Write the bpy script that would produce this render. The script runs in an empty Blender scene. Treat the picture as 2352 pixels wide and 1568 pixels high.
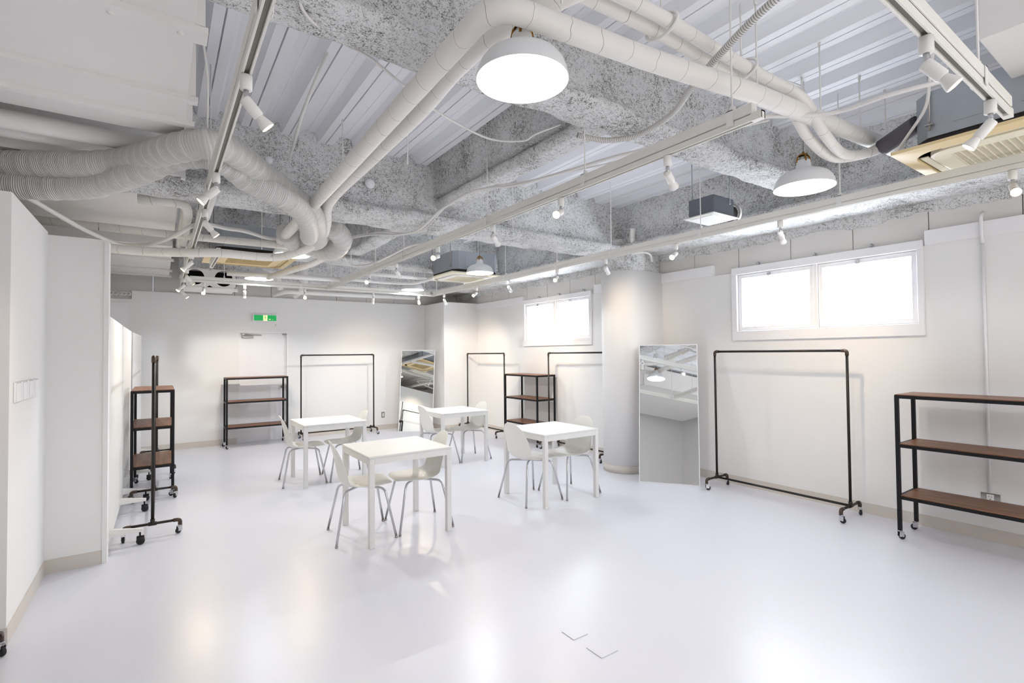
import bpy, bmesh, math, random
from mathutils import Vector, Matrix, noise
C = bpy.context.scene.collection
S = bpy.context.scene
PI = math.pi
random.seed(4)

# ---------------------------------------------------------------- camera, world, exposure
CAM_H, F_PX, YAW, PITCH, ROLL = 1.57, 1161.25, 34.858, 1.2936, -0.5405
cam = bpy.data.objects.new('camera', bpy.data.cameras.new('camera'))
C.objects.link(cam); S.camera = cam
cam.data.sensor_width = 36.0; cam.data.lens = 36.0 * F_PX / 2352
cam.data.clip_start = 0.05; cam.data.clip_end = 60
_y, _p, _r = (math.radians(v) for v in (YAW, PITCH, ROLL))
_f = Vector((math.sin(_y)*math.cos(_p), math.cos(_y)*math.cos(_p), math.sin(_p)))
_rt = Vector((math.cos(_y), -math.sin(_y), 0)); _up = _rt.cross(_f)
_R = _rt*math.cos(_r) + _up*math.sin(_r); _U = _up*math.cos(_r) - _rt*math.sin(_r)
cam.matrix_world = Matrix(((_R.x,_U.x,-_f.x,0),(_R.y,_U.y,-_f.y,0),(_R.z,_U.z,-_f.z,CAM_H),(0,0,0,1)))
w = bpy.data.worlds.new('world'); S.world = w; w.use_nodes = True
w.node_tree.nodes['Background'].inputs[0].default_value = (0.75,0.85,1,1)
w.node_tree.nodes['Background'].inputs[1].default_value = 0.6
S.view_settings.view_transform = 'Standard'; S.view_settings.look = 'None'
S.view_settings.gamma = 1; S.view_settings.use_curve_mapping = False
S.view_settings.exposure = 0.68
PENDANT_W, SPOT_W, WINDOW_E, FILL_E = 30.0, 13.0, 9.0, 1.3  # last value: glow of the added fill-light shopfront
S.cycles.diffuse_bounces = 7; S.cycles.max_bounces = 12; S.cycles.sample_clamp_indirect = 6

# ---------------------------------------------------------------- materials
def srgb(h):
    if isinstance(h, str):
        h = h.lstrip('#'); h = [int(h[i:i+2],16)/255 for i in (0,2,4)]
    return tuple((c/12.92 if c <= .04045 else ((c+.055)/1.055)**2.4) for c in h) + (1,)
def mat(name, col, rough=.5, metal=0, emit=None, estr=0, spec=.5, bump=None, mott=None, coat=0):
    """bump = (scale, strength, distance), mott = (scale, amount): soft mottling of the base colour"""
    m = bpy.data.materials.new(name); m.use_nodes = True
    nt = m.node_tree; b = nt.nodes['Principled BSDF']
    c = srgb(col); b.inputs['Base Color'].default_value = c
    b.inputs['Roughness'].default_value = rough; b.inputs['Metallic'].default_value = metal
    b.inputs['Specular IOR Level'].default_value = spec; b.inputs['Coat Weight'].default_value = coat
    if emit: b.inputs['Emission Color'].default_value = srgb(emit); b.inputs['Emission Strength'].default_value = estr
    tc = nt.nodes.new('ShaderNodeTexCoord')
    if mott is None and not emit: mott = (3.0, .03)
    if mott:
        n = nt.nodes.new('ShaderNodeTexNoise'); n.inputs['Scale'].default_value = mott[0]; n.inputs['Detail'].default_value = 4
        nt.links.new(tc.outputs['Object'], n.inputs['Vector'])
        mx = nt.nodes.new('ShaderNodeMix'); mx.data_type = 'RGBA'
        mx.inputs[6].default_value = tuple(v*(1-mott[1]) for v in c[:3]) + (1,)
        mx.inputs[7].default_value = tuple(min(1, v*(1+mott[1])) for v in c[:3]) + (1,)
        nt.links.new(n.outputs['Fac'], mx.inputs[0]); nt.links.new(mx.outputs[2], b.inputs['Base Color'])
    if bump:
        n2 = nt.nodes.new('ShaderNodeTexNoise'); n2.inputs['Scale'].default_value = bump[0]; n2.inputs['Detail'].default_value = 5
        nt.links.new(tc.outputs['Object'], n2.inputs['Vector'])
        bp = nt.nodes.new('ShaderNodeBump'); bp.inputs['Strength'].default_value = bump[1]; bp.inputs['Distance'].default_value = bump[2]
        nt.links.new(n2.outputs['Fac'], bp.inputs['Height']); nt.links.new(bp.outputs[0], b.inputs['Normal'])
    return m
def ramp(nt, stops):
    r = nt.nodes.new('ShaderNodeValToRGB'); e = r.color_ramp.elements
    e[0].position, e[0].color = stops[0]; e[1].position, e[1].color = stops[-1]
    for p, c in stops[1:-1]:
        x = e.new(p); x.color = c
    return r
def m_spray():
    m = mat('sprayed_rockwool', '#e9e9e6', .95, spec=.1, mott=(1,0)); nt = m.node_tree; b = nt.nodes['Principled BSDF']
    tc = nt.nodes.new('ShaderNodeTexCoord')
    def nz(s, d=3, r=.6):
        n = nt.nodes.new('ShaderNodeTexNoise'); n.inputs['Scale'].default_value = s; n.inputs['Detail'].default_value = d
        n.inputs['Roughness'].default_value = r; nt.links.new(tc.outputs['Object'], n.inputs['Vector']); return n.outputs['Fac']
    def mth(op, a, b_=None):
        x = nt.nodes.new('ShaderNodeMath'); x.operation = op
        for i, v in enumerate((a, b_)):
            if v is None: continue
            if isinstance(v, (int, float)): x.inputs[i].default_value = v
            else: nt.links.new(v, x.inputs[i])
        return x.outputs[0]
    fine = nz(130, 3, .75); mid = nz(34, 4, .7); big = nz(3.2, 3)
    # speck density follows patches: the threshold on fine noise moves with the larger noises
    t = mth('ADD', mth('MULTIPLY', fine, 1.0), mth('ADD', mth('MULTIPLY', mid, .55), mth('MULTIPLY', big, .42)))
    r = ramp(nt, [(.80/1.5, (.17,.165,.15,1)), (.88/1.5, (.47,.465,.45,1)), (.965/1.5, (.83,.835,.83,1)), (1.10/1.5, (.93,.935,.93,1))])
    nt.links.new(mth('DIVIDE', t, 1.5), r.inputs[0]); nt.links.new(r.outputs[0], b.inputs['Base Color'])
    bp = nt.nodes.new('ShaderNodeBump'); bp.inputs['Strength'].default_value = .8; bp.inputs['Distance'].default_value = .012
    nt.links.new(mth('ADD', fine, mth('MULTIPLY', mid, 1.6)), bp.inputs['Height']); nt.links.new(bp.outputs[0], b.inputs['Normal'])
    return m
def m_floor():
    m = mat('white_epoxy_floor', '#dfe0e8', .3, spec=.5, mott=(.7,.012)); nt = m.node_tree; b = nt.nodes['Principled BSDF']
    tc = nt.nodes.new('ShaderNodeTexCoord')
    n = nt.nodes.new('ShaderNodeTexNoise'); n.inputs['Scale'].default_value = 1.6; n.inputs['Detail'].default_value = 2
    nt.links.new(tc.outputs['Object'], n.inputs['Vector'])
    r = ramp(nt, [(.3, (.285,)*3+(1,)), (.75, (.335,)*3+(1,))]); nt.links.new(n.outputs['Fac'], r.inputs[0]); nt.links.new(r.outputs[0], b.inputs['Roughness'])
    n2 = nt.nodes.new('ShaderNodeTexNoise'); n2.inputs['Scale'].default_value = 14; n2.inputs['Detail'].default_value = 6
    nt.links.new(tc.outputs['Object'], n2.inputs['Vector'])
    bp = nt.nodes.new('ShaderNodeBump'); bp.inputs['Strength'].default_value = .09; bp.inputs['Distance'].default_value = .004
    nt.links.new(n2.outputs['Fac'], bp.inputs['Height']); nt.links.new(bp.outputs[0], b.inputs['Normal'])
    return m
def m_wood():
    m = mat('stained_wood', '#6b4a35', .42, mott=(1,0)); nt = m.node_tree; b = nt.nodes['Principled BSDF']
    tc = nt.nodes.new('ShaderNodeTexCoord'); mp = nt.nodes.new('ShaderNodeMapping'); mp.inputs['Scale'].default_value = (26, 2.0, 8)
    nt.links.new(tc.outputs['Object'], mp.inputs[0])
    n = nt.nodes.new('ShaderNodeTexNoise'); n.inputs['Scale'].default_value = 1.4; n.inputs['Detail'].default_value = 7; n.inputs['Distortion'].default_value = 1.2
    nt.links.new(mp.outputs[0], n.inputs['Vector'])
    r = ramp(nt, [(.25, srgb('#4a2d1b')), (.5, srgb('#7a4f33')), (.75, srgb('#9c6f4c'))]); nt.links.new(n.outputs['Fac'], r.inputs[0]); nt.links.new(r.outputs[0], b.inputs['Base Color'])
    return m
def m_uvrings(name, col, dark, period, width, soft=False, rough=.6, bump=.3, second=None):
    """rings along a tube: UV x runs in metres along its length"""
    m = mat(name, col, rough, mott=(6,.03)); nt = m.node_tree; b = nt.nodes['Principled BSDF']
    src = [l.from_socket for l in nt.links if l.to_socket == b.inputs['Base Color']][0]
    uv = nt.nodes.new('ShaderNodeTexCoord'); sx = nt.nodes.new('ShaderNodeSeparateXYZ'); nt.links.new(uv.outputs['UV'], sx.inputs[0])
    nz = nt.nodes.new('ShaderNodeTexNoise'); nz.inputs['Scale'].default_value = 5; nt.links.new(uv.outputs['Object'], nz.inputs['Vector'])
    a0 = nt.nodes.new('ShaderNodeMath'); a0.operation = 'MULTIPLY_ADD'; nt.links.new(nz.outputs['Fac'], a0.inputs[0]); a0.inputs[1].default_value = period*(.8 if not soft else .3); nt.links.new(sx.outputs[0], a0.inputs[2])
    def saw(per):
        d = nt.nodes.new('ShaderNodeMath'); d.operation = 'DIVIDE'; nt.links.new(a0.outputs[0], d.inputs[0]); d.inputs[1].default_value = per
        f = nt.nodes.new('ShaderNodeMath'); f.operation = 'FRACT'; nt.links.new(d.outputs[0], f.inputs[0]); return f.outputs[0]
    lt = nt.nodes.new('ShaderNodeMath'); lt.operation = 'LESS_THAN'; nt.links.new(saw(period), lt.inputs[0]); lt.inputs[1].default_value = width
    mx = nt.nodes.new('ShaderNodeMix'); mx.data_type = 'RGBA'; nt.links.new(lt.outputs[0], mx.inputs[0]); nt.links.new(src, mx.inputs[6]); mx.inputs[7].default_value = srgb(dark)
    nt.links.new(mx.outputs[2], b.inputs['Base Color'])
    if second:
        pp = nt.nodes.new('ShaderNodeMath'); pp.operation = 'PINGPONG'; pp.inputs[1].default_value = .5; nt.links.new(saw(second), pp.inputs[0])
        bp = nt.nodes.new('ShaderNodeBump'); bp.inputs['Strength'].default_value = bump; bp.inputs['Distance'].default_value = .01
        nt.links.new(pp.outputs[0], bp.inputs['Height']); nt.links.new(bp.outputs[0], b.inputs['Normal'])
    return m
WALL = mat('white_wall_paint', '#e9e8e6', .75, spec=.3, bump=(60,.06,.002), mott=(1.2,.01))
PANEL = mat('pale_concrete_panel', '#d9d6d2', .85, spec=.2, bump=(30,.1,.002), mott=(2,.03))
BASEB = mat('greige_vinyl_baseboard', '#cfc8bf', .6)
FRAME = mat('white_gloss_trim', '#ecebec', .4)
FLOOR = m_floor(); SPRAY = m_spray(); WOOD = m_wood()
DECK = mat('white_painted_steel_deck', '#f3f4f8', .55, mott=(2.5,.03))
DUCT = mat('white_painted_duct_board', '#efedea', .5, mott=(1.5,.02))
METAL_W = mat('white_powder_coat', '#e9e8e4', .4)
RAILW = mat('ivory_track_enamel', '#e6e4dd', .4)
SLOT = mat('dark_slot', '#8a877e', .7)
BLACKM = mat('black_powder_coat', '#0a0b10', .5, spec=.3)
BRONZE = mat('aged_black_pipe', '#2b2723', .42, metal=.5, mott=(30,.2))
ELBOW = mat('bronze_pipe_fitting', '#4e4238', .38, metal=.6, mott=(25,.2))
BRASS = mat('brass_fitting', '#8f6420', .3, metal=.85)
CHROME = mat('chrome', '#c9c9cc', .16, metal=1)
STEEL = mat('brushed_steel', '#a7a39f', .32, metal=.9)
GALV = mat('galvanised_steel_sheet', '#aab0b6', .42, metal=.55, mott=(8,.06))
GREYM = mat('grey_fan_housing', '#676b74', .5)
RUBBER = mat('black_rubber', '#131315', .6)
PLASTW = mat('white_chair_plastic', '#e9e8e2', .45)
TABLEW = mat('white_table_laminate', '#e1e0dd', .5)
BEIGE = mat('yellowed_plastic', '#e5cf9f', .45)
CREAM = mat('cream_plastic', '#ecE5cd'.lower(), .45)
TAN = mat('tan_filter_grille', '#cdb887', .6)
DARKB = mat('dark_insulation_foam', '#2e2a2a', .8)
HOLE = mat('black_duct_hollow', '#0b0b0c', .9)
SHADE = mat('white_enamel_shade', '#e3e4e4', .35)
PIPEW = m_uvrings('wrapped_pipe_tape', '#e9e6e0', '#8d8984', .17, .012, rough=.55)
FLEX = m_uvrings('corrugated_flexible_duct', '#dad8d4', '#e6e4e1', .085, .13, soft=True, rough=.5, bump=.9, second=.011)
CORR = m_uvrings('corrugated_conduit', '#dcdad6', '#8a8883', .012, .33, soft=True, rough=.5)
CABLE = mat('white_cable_sheath', '#e2e0dc', .5)
MIRROR = mat('mirror_glass', '#f4f7f8', .012, metal=1, mott=(1,0))
WGLASS = mat('daylit_frosted_glass', '#ffffff', .3, emit='#e9f2ff', estr=WINDOW_E)
BULB = mat('lit_bulb', '#ffffff', .3, emit='#ffffff', estr=14)
WARM = mat('lit_warm_lens', '#ffffff', .3, emit='#ffcf98', estr=5)
GREEN = mat('green_lit_sign', '#00a04e', .4, emit='#00a352', estr=.3)
SIGNY = mat('pale_lit_sign', '#f5efb8', .4, emit='#fbf2b0', estr=.5)

# ---------------------------------------------------------------- mesh helpers
class MB:
    """collects shapes, builds ONE mesh object"""
    def __init__(s, M=None): s.bm = bmesh.new(); s.uv = s.bm.loops.layers.uv.new('UVMap'); s.M = M or Matrix.Identity(4)
    def v(s, p): return s.bm.verts.new(s.M @ Vector(p))
    def f(s, vs, smooth=False, mi=0):
        try: fc = s.bm.faces.new(vs)
        except ValueError: return None
        fc.smooth = smooth; fc.material_index = mi; return fc
    def box(s, x0, x1, y0, y1, z0, z1, mi=0):
        a = [s.v(p) for p in ((x0,y0,z0),(x1,y0,z0),(x1,y1,z0),(x0,y1,z0),(x0,y0,z1),(x1,y0,z1),(x1,y1,z1),(x0,y1,z1))]
        for q in ((3,2,1,0),(4,5,6,7),(0,1,5,4),(1,2,6,5),(2,3,7,6),(3,0,4,7)): s.f([a[i] for i in q], mi=mi)
        return s
    def bev(s, x0, x1, y0, y1, z0, z1, r=.004, mi=0):
        """box with chamfered edges"""
        r = min(r, (x1-x0)*.45, (y1-y0)*.45, (z1-z0)*.45); rings = []
        for z, i in ((z0, r), (z0+r, 0), (z1-r, 0), (z1, r)):
            c = r if i == 0 else 0
            e = i
            rings.append([s.v(p) for p in ((x0+e+c,y0+e,z),(x1-e-c,y0+e,z),(x1-e,y0+e+c,z),(x1-e,y1-e-c,z),(x1-e-c,y1-e,z),(x0+e+c,y1-e,z),(x0+e,y1-e-c,z),(x0+e,y0+e+c,z))] if c else
                         [s.v(p) for p in ((x0+2*e,y0+e,z),(x1-2*e,y0+e,z),(x1-e,y0+2*e,z),(x1-e,y1-2*e,z),(x1-2*e,y1-e,z),(x0+2*e,y1-e,z),(x0+e,y1-2*e,z),(x0+e,y0+2*e,z))])
        s.f(rings[0][::-1], mi=mi); s.f(rings[-1], mi=mi)
        for a, b in zip(rings, rings[1:]):
            for k in range(8): s.f([a[k], a[(k+1)%8], b[(k+1)%8], b[k]], mi=mi)
        return s
    def tube(s, pts, r, n=12, cap=True, smooth=True, rr=None, mi=0):
        """tube along a polyline; uv x = metres along it"""
        pts = [Vector(p) for p in pts]; N = len(pts); rings = []; L = 0; t0 = None; side = None
        for i, p in enumerate(pts):
            t = (pts[min(i+1,N-1)] - pts[max(i-1,0)]).normalized()
            if side is None:
                side = t.cross(Vector((0,0,1)) if abs(t.z) < .9 else Vector((1,0,0))).normalized()
            else:
                side = (side - t*side.dot(t)).normalized()
            up = side.cross(t)
            if i: L += (p - pts[i-1]).length
            k = r if rr is None else rr(L, i)
            # widen the ring at a sharp corner so that the tube keeps its width
            if 0 < i < N-1:
                a, b = (p-pts[i-1]).normalized(), (pts[i+1]-p).normalized(); 
            rings.append(([s.v(p + side*math.cos(2*PI*j/n)*k + up*math.sin(2*PI*j/n)*k) for j in range(n)], L))
        for (a, la), (b, lb) in zip(rings, rings[1:]):
            for j in range(n):
                fc = s.f([a[j], b[j], b[(j+1)%n], a[(j+1)%n]], smooth, mi)
                if fc:
                    for lp, (u, w_) in zip(fc.loops, ((la,j/n),(lb,j/n),(lb,(j+1)/n),(la,(j+1)/n))): lp[s.uv].uv = (u, w_)
        if cap:
            s.f(rings[0][0], mi=mi); s.f(rings[-1][0][::-1], mi=mi)
        return s
    def lathe(s, prof, n=32, c=(0,0,0), axis='z', mi=0, smooth=True, close=False):
        rings = []
        for r, h in prof:
            ring = []
            for j in range(n):
                a = 2*PI*j/n; p = (r*math.cos(a), r*math.sin(a), h)
                if axis == 'x': p = (h, p[0], p[1])
                if axis == 'y': p = (p[0], h, p[1])
                ring.append(s.v((p[0]+c[0], p[1]+c[1], p[2]+c[2])))
            rings.append(ring)
        for a, b in zip(rings, rings[1:]):
            for j in range(n): s.f([a[j], a[(j+1)%n], b[(j+1)%n], b[j]], smooth, mi)
        if close:
            s.f(rings[0][::-1], mi=mi); s.f(rings[-1], mi=mi)
        return s
    def cyl(s, p, q, r, n=16, mi=0): return s.tube([p, q], r, n, True, True, mi=mi)
    def grid(s, rows, closed=False, mi=0, smooth=True):
        R = [[s.v(p) for p in row] for row in rows]
        for a, b in zip(R, R[1:]):
            m = len(a)
            for j in range(m if closed else m-1): s.f([a[j], a[(j+1)%m], b[(j+1)%m], b[j]], smooth, mi)
        return R
    def prism(s, poly, z0, z1, mi=0):
        a = [s.v((x,y,z0)) for x,y in poly]; b = [s.v((x,y,z1)) for x,y in poly]; n = len(poly)
        s.f(a[::-1], mi=mi); s.f(b, mi=mi)
        for j in range(n): s.f([a[j], a[(j+1)%n], b[(j+1)%n], b[j]], mi=mi)
        return s
    def build(s, name, m, parent=None, fix=True):
        if fix: bmesh.ops.recalc_face_normals(s.bm, faces=s.bm.faces)
        me = bpy.data.meshes.new(name); s.bm.to_mesh(me); s.bm.free()
        for x in (m if isinstance(m, (list, tuple)) else [m]): me.materials.append(x)
        o = bpy.data.objects.new(name, me); C.objects.link(o)
        if parent is not None: o.parent = parent
        return o
def spline(pts, n=8):
    """Catmull-Rom through the points"""
    P = [Vector(p) for p in pts]; P = [P[0]*2-P[1]] + P + [P[-1]*2-P[-2]]; out = []
    for i in range(1, len(P)-2):
        for k in range(n):
            t = k/n; a, b, c, d = P[i-1], P[i], P[i+1], P[i+2]
            out.append(.5*((2*b)+(c-a)*t+(2*a-5*b+4*c-d)*t*t+(3*b-a-3*c+d)*t**3))
    out.append(P[-2]); return out
def bend(pts, r=.06, n=6):
    """polyline with its corners rounded off"""
    P = [Vector(p) for p in pts]; out = [P[0]]
    for a, b, c in zip(P, P[1:], P[2:]):
        d1 = min(r, (b-a).length*.49); d2 = min(r, (c-b).length*.49)
        s_, e = b + (a-b).normalized()*d1, b + (c-b).normalized()*d2
        for k in range(n+1):
            t = k/n; out.append(s_*(1-t)**2 + b*2*t*(1-t) + e*t*t)
    out.append(P[-1]); return out
def tag(o, label, cat, group=None, kind=None):
    o['label'] = label; o['category'] = cat
    if group: o['group'] = group
    if kind: o['kind'] = kind
    return o
def thing(name, label, cat, loc=(0,0,0), rz=0, group=None):
    o = bpy.data.objects.new(name, None); o.empty_display_size = .1; C.objects.link(o)
    o.location = loc; o.rotation_euler = (0,0,rz); return tag(o, label, cat, group)
KID = {}
def kids(o): return [c for c in bpy.data.objects if c.parent == o]
def copy_tree(o, parent=None):
    c = o.copy(); C.objects.link(c); c.parent = parent
    for ch in kids(o): copy_tree(ch, c)
    return c
def place(root, loc, rz, label, group=None, cat=None):
    c = copy_tree(root); c.location = loc; c.rotation_euler = (0,0,rz); c['label'] = label
    if group: c['group'] = group
    return c
def struct(name, mb, m, parent=None, label=None, cat=None):
    o = mb.build(name, m, parent)
    if parent is None:
        o['kind'] = 'structure'
        if label: o['label'] = label
        if cat: o['category'] = cat
    return o

# ---------------------------------------------------------------- the room shell
XR, YF, TOP = 5.58, 10.24, 3.56
DZ = 3.45
struct('floor', MB().box(-3.1, XR+.2, -2.1, YF+.2, -.1, 0), FLOOR, label='glossy white epoxy floor of the whole room', cat='floor')
# steel deck: trapezoid ribs that run away from the camera, a dark joint in the middle of each
mb = MB(); prof = []; x = .29 - .305*11
while x < XR+.3:
    prof += [(x-.095, DZ+.075), (x-.062, DZ), (x-.005, DZ), (x-.003, DZ+.03), (x+.003, DZ+.03), (x+.005, DZ), (x+.062, DZ), (x+.095, DZ+.075), (x+.146, DZ+.075), (x+.1495, DZ+.069), (x+.1555, DZ+.069), (x+.159, DZ+.075)]
    x += .305
mb.grid([[(px_, y_, z_) for px_, z_ in prof] for y_ in (-2.2, YF+.3)], smooth=False)
mb.box(-3.3, XR+.5, -2.3, YF+.4, DZ+.12, DZ+.2)
struct('ceiling', mb, DECK, label='white painted corrugated steel deck ceiling', cat='ceiling')
for o_ in [bpy.data.objects['ceiling']]:
    o_.data.polygons.foreach_set('use_smooth', [False]*len(o_.data.polygons))

def wall_holes(x0, x1, holes, y0, y1, z0, z1):
    """a wall normal to X between x0 and x1 with rectangular openings (y0,y1,z0,z1)"""
    mb = MB(); ys = sorted({y0, y1} | {v for h in holes for v in h[:2]}); zs = sorted({z0, z1} | {v for h in holes for v in h[2:]})
    for a, b in zip(ys, ys[1:]):
        for c, d in zip(zs, zs[1:]):
            if not any(h[0] <= a and b <= h[1] and h[2] <= c and d <= h[3] for h in holes): mb.box(x0, x1, a, b, c, d)
    return mb
HOLES = [(1.625, 3.345, 1.80, 2.46), (5.83, 7.55, 1.80, 2.46)]
mb = wall_holes(XR, XR+.12, HOLES, -2, YF+.12, 0, 2.49)
struct('wall_right', mb, WALL, label='white right wall with the two high windows', cat='wall')
mb = MB()
ys = [.95-.6*5 + .6*i for i in range(21)]
for a in ys:
    mb.bev(XR+.03, XR+.12, max(a+.003,-2), min(a+.597, YF+.12), 2.49, TOP, .004)
struct('trim_1', mb, PANEL, label='concrete panels above the right wall', cat='panel')
mb = MB()
for a, b in ((-2, 1.57), (3.66, 4.436), (5.014, 5.74), (7.61, 9.3)): mb.bev(XR-.02, XR+.05, a, b, 2.49, 2.62, .003)
struct('trim_2', mb, FRAME, label='white fascia board along the top of the right wall', cat='trim')
# far wall with the door opening
mb = MB()
for a, b, c, d in ((-.38, 1.16, 0, 2.64), (1.98, XR, 0, 2.64), (1.16, 1.98, 2.01, 2.64)): mb.box(a, b, YF, YF+.14, c, d)
mb.box(-.70, -.38, YF+.0, YF+.14, 0, 2.5)
struct('wall_far', mb, WALL, label='white far wall with the exit door', cat='wall')
mb = MB()
for i in range(11):
    a = -.7 + .6*i; mb.bev(a+.003, min(a+.597, XR+.1), YF+.05, YF+.14, 2.5, TOP, .004)
struct('trim_3', mb, PANEL, label='grey panels above the far wall', cat='panel')
# boxed pillar in the far right corner
struct('wall_pillar', MB().box(4.78, XR, 9.3, YF, 0, 2.63), WALL, label='white boxed corner pillar beside the leaning mirror', cat='wall')
# round column casing on the right wall
cc, cr = (5.127, 4.724), .29
poly = [(XR, cc[1]-cr)] + [(cc[0]-cr*math.sin(t), cc[1]-cr*math.cos(t)) for t in [PI*k/32 for k in range(33)]] + [(XR, cc[1]+cr)]
def curved(poly, z0, z1, name, m, label):
    mb = MB(); a = [mb.v((x,y,z0)) for x,y in poly]; b = [mb.v((x,y,z1)) for x,y in poly]
    for i in range(len(poly)-1): mb.f([a[i], a[i+1], b[i+1], b[i]], smooth=True)
    mb.f(b); mb.f(a[::-1]); return struct(name, mb, m, label=label, cat='column')
curved(poly, 0, 2.63, 'wall_column', WALL, 'white round column casing on the right wall')
poly2 = [(XR, cc[1]-cr-.006)] + [(cc[0]-(cr+.006)*math.sin(t), cc[1]-(cr+.006)*math.cos(t)) for t in [PI*k/32 for k in range(33)]] + [(XR, cc[1]+cr+.006)]
curved(poly2, 0, .10, 'baseboard_column', BASEB, 'beige baseboard round the column')
# left: switch wall, partition return, alcove
struct('wall_left', MB().box(-.80, -.68, 3.87, 4.975, 0, 2.49), WALL, label='white wall with the four switch plates', cat='wall')
struct('wall_return', MB().box(-3.0, -.80, 3.87, 3.99, 0, 2.47), WALL, label='white wall at the left edge of the picture', cat='wall')
mb = MB().box(-.80, -.355, 4.975, 5.09, 0, 2.47).box(-.355, -.325, 4.965, 5.10, 0, 2.46)
struct('wall_partition', mb, WALL, label='white partition end with a white edge post', cat='wall')
struct('wall_alcove', MB().box(-.80, -.70, 5.09, YF+.14, 0, 2.5), WALL, label='white wall behind the rolling partitions', cat='wall')
mb = MB().box(-3.0, .6, -2.12, -2.0, 0, TOP).box(.6, 5.0, -2.12, -2.0, 2.6, TOP).box(5.0, XR+.12, -2.12, -2.0, 0, TOP).box(.6, 5.0, -2.12, -2.0, 0, .12)
struct('wall_near', mb, WALL, label='white wall behind the camera', cat='wall')
struct('wall_side', MB().box(-3.12, -3.0, -2.12, 3.99, 0, TOP), WALL, label='white side wall out of view', cat='wall')
struct('wall_upper', MB().box(-3.0, -2.9, 3.99, YF+.14, 2.3, TOP).box(-3.0,-.8,YF+.0,YF+.14,2.3,TOP), PANEL, label='upper wall over the rooms on the left', cat='wall')
struct('trim_4', MB().box(-3.0, -.8, 3.99, YF, 2.36, 2.42), DUCT, label='top board over the rooms on the left', cat='trim')
b = .006
mb = MB().box(XR-b, XR, -2, 4.43, 0, .10).box(XR-b, XR, 5.018, 9.3, 0, .10)
struct('baseboard_right', mb, BASEB, label='beige baseboard of the right wall', cat='baseboard')
mb = MB().box(-.70, 1.13, YF-b, YF, 0, .10).box(2.01, 4.78, YF-b, YF, 0, .10)
struct('baseboard_far', mb, BASEB, label='beige baseboard of the far wall', cat='baseboard')
struct('baseboard_pillar', MB().box(4.78-b, 4.78, 9.3-b, YF-b, 0, .10).box(4.78, XR-b, 9.3-b, 9.3, 0, .10), BASEB, label='beige baseboard of the corner pillar', cat='baseboard')
struct('baseboard_left', MB().box(-.68, -.68+b, 3.87-b, 4.975-b, 0, .10).box(-.68, -.357, 4.975-b, 4.975, 0, .10).box(-3, -.68, 3.87-b, 3.87, 0, .10), BASEB, label='beige baseboard of the switch wall', cat='baseboard')
# recessed panel beside the far wall (left of the partitions)
mb = MB().box(-.66, -.42, YF-.02, YF, .0, 2.44)
struct('door_2', mb, FRAME, label='narrow white panel door behind the rolling partitions', cat='door')
mb = MB()
for i in range(5): mb.lathe([(.022,-.01),(.030,-.01),(.030,.03),(.022,.03)], 14, (-.64+.055*i, YF-.03, 2.585), 'y')
o = mb.build('conduit_sleeve_row', METAL_W); tag(o, 'row of open conduit ends above the narrow panel door', 'conduit')

def make_window(name, y0, label):
    """frame outside 1.83 x .85, opening as in HOLES; y0 = near edge of the outer frame"""
    r = bpy.data.objects.new(name, None); C.objects.link(r); r.location = (XR, y0, 1.69); r['kind'] = 'structure'; r['label'] = label; r['category'] = 'window'
    Wd, Hh = 1.83, .85; mb = MB()
    mb.bev(-.035, 0, 0, Wd, 0, .11, .003).bev(-.035, 0, 0, Wd, Hh-.08, Hh, .003)
    mb.bev(-.035, 0, 0, .045, .11, Hh-.08, .003).bev(-.035, 0, Wd-.065, Wd, .11, Hh-.08, .003)
    mb.box(0, .09, .045, .05, .11, .77).box(0, .09, Wd-.07, Wd-.065, .11, .77).box(0, .09, .05, Wd-.07, .765, .77).box(0, .09, .05, Wd-.07, .11, .115)
    mb.bev(-.02, .03, .885, .925, .11, .77, .002)
    mb.build('window_frame', FRAME, r)
    for a, b_ in ((.05, .885), (.925, 1.76)):
        sm = MB(); z0, z1 = .115, .765; t = .042
        sm.box(-.004, .03, a+.004, b_-.004, z0+.003, z0+t).box(-.004, .03, a+.004, b_-.004, z1-t, z1-.003).box(-.004, .03, a+.004, a+t, z0+t, z1-t).box(-.004, .03, b_-t, b_-.004, z0+t, z1-t)
        sash = sm.build('window_sash', FRAME, r)
        MB().box(.018, .024, a+t, b_-t, z0+t, z1-t).build('pane', WGLASS, sash)
        mid = (a+b_)/2 + .05
        MB().bev(-.018, -.004, mid-.02, mid+.02, z1-t-.005, z1-t+.03, .003).tube(spline([(-.012, mid, z1-t-.0), (-.026, mid+.006, z1-t-.02), (-.02, mid+.012, z1-t-.042), (-.012, mid, z1-t-.03)], 5), .004, 6).build('window_latch', CHROME, r)
    return r
make_window('window_1', 1.58, 'wide white two-pane window over the right-hand clothes rack')
make_window('window_2', 5.785, 'white two-pane window beyond the round column')

# invented shopfront behind the camera, its glowing panes added as fill light
r = bpy.data.objects.new('fill_window', None); C.objects.link(r); r.location = (.6, -2.0, .12); r['kind'] = 'structure'; r['label'] = 'added glowing shopfront behind the camera, unseen fill light'; r['category'] = 'window'
mb = MB().box(0, 4.4, -.08, -.02, 0, .06).box(0, 4.4, -.08, -.02, 2.42, 2.48)
for k in range(5): mb.box(1.085*k, 1.085*k+.06, -.08, -.02, .06, 2.42)
mb.build('window_frame', FRAME, r)
for k in range(4): MB().box(1.085*k+.06, 1.085*(k+1), -.055, -.045, .06, 2.42).build('pane', mat('fill_light_glass', '#ffffff', .3, emit='#fbf8f4', estr=FILL_E) if k == 0 else bpy.data.materials['fill_light_glass'], r)

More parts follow.
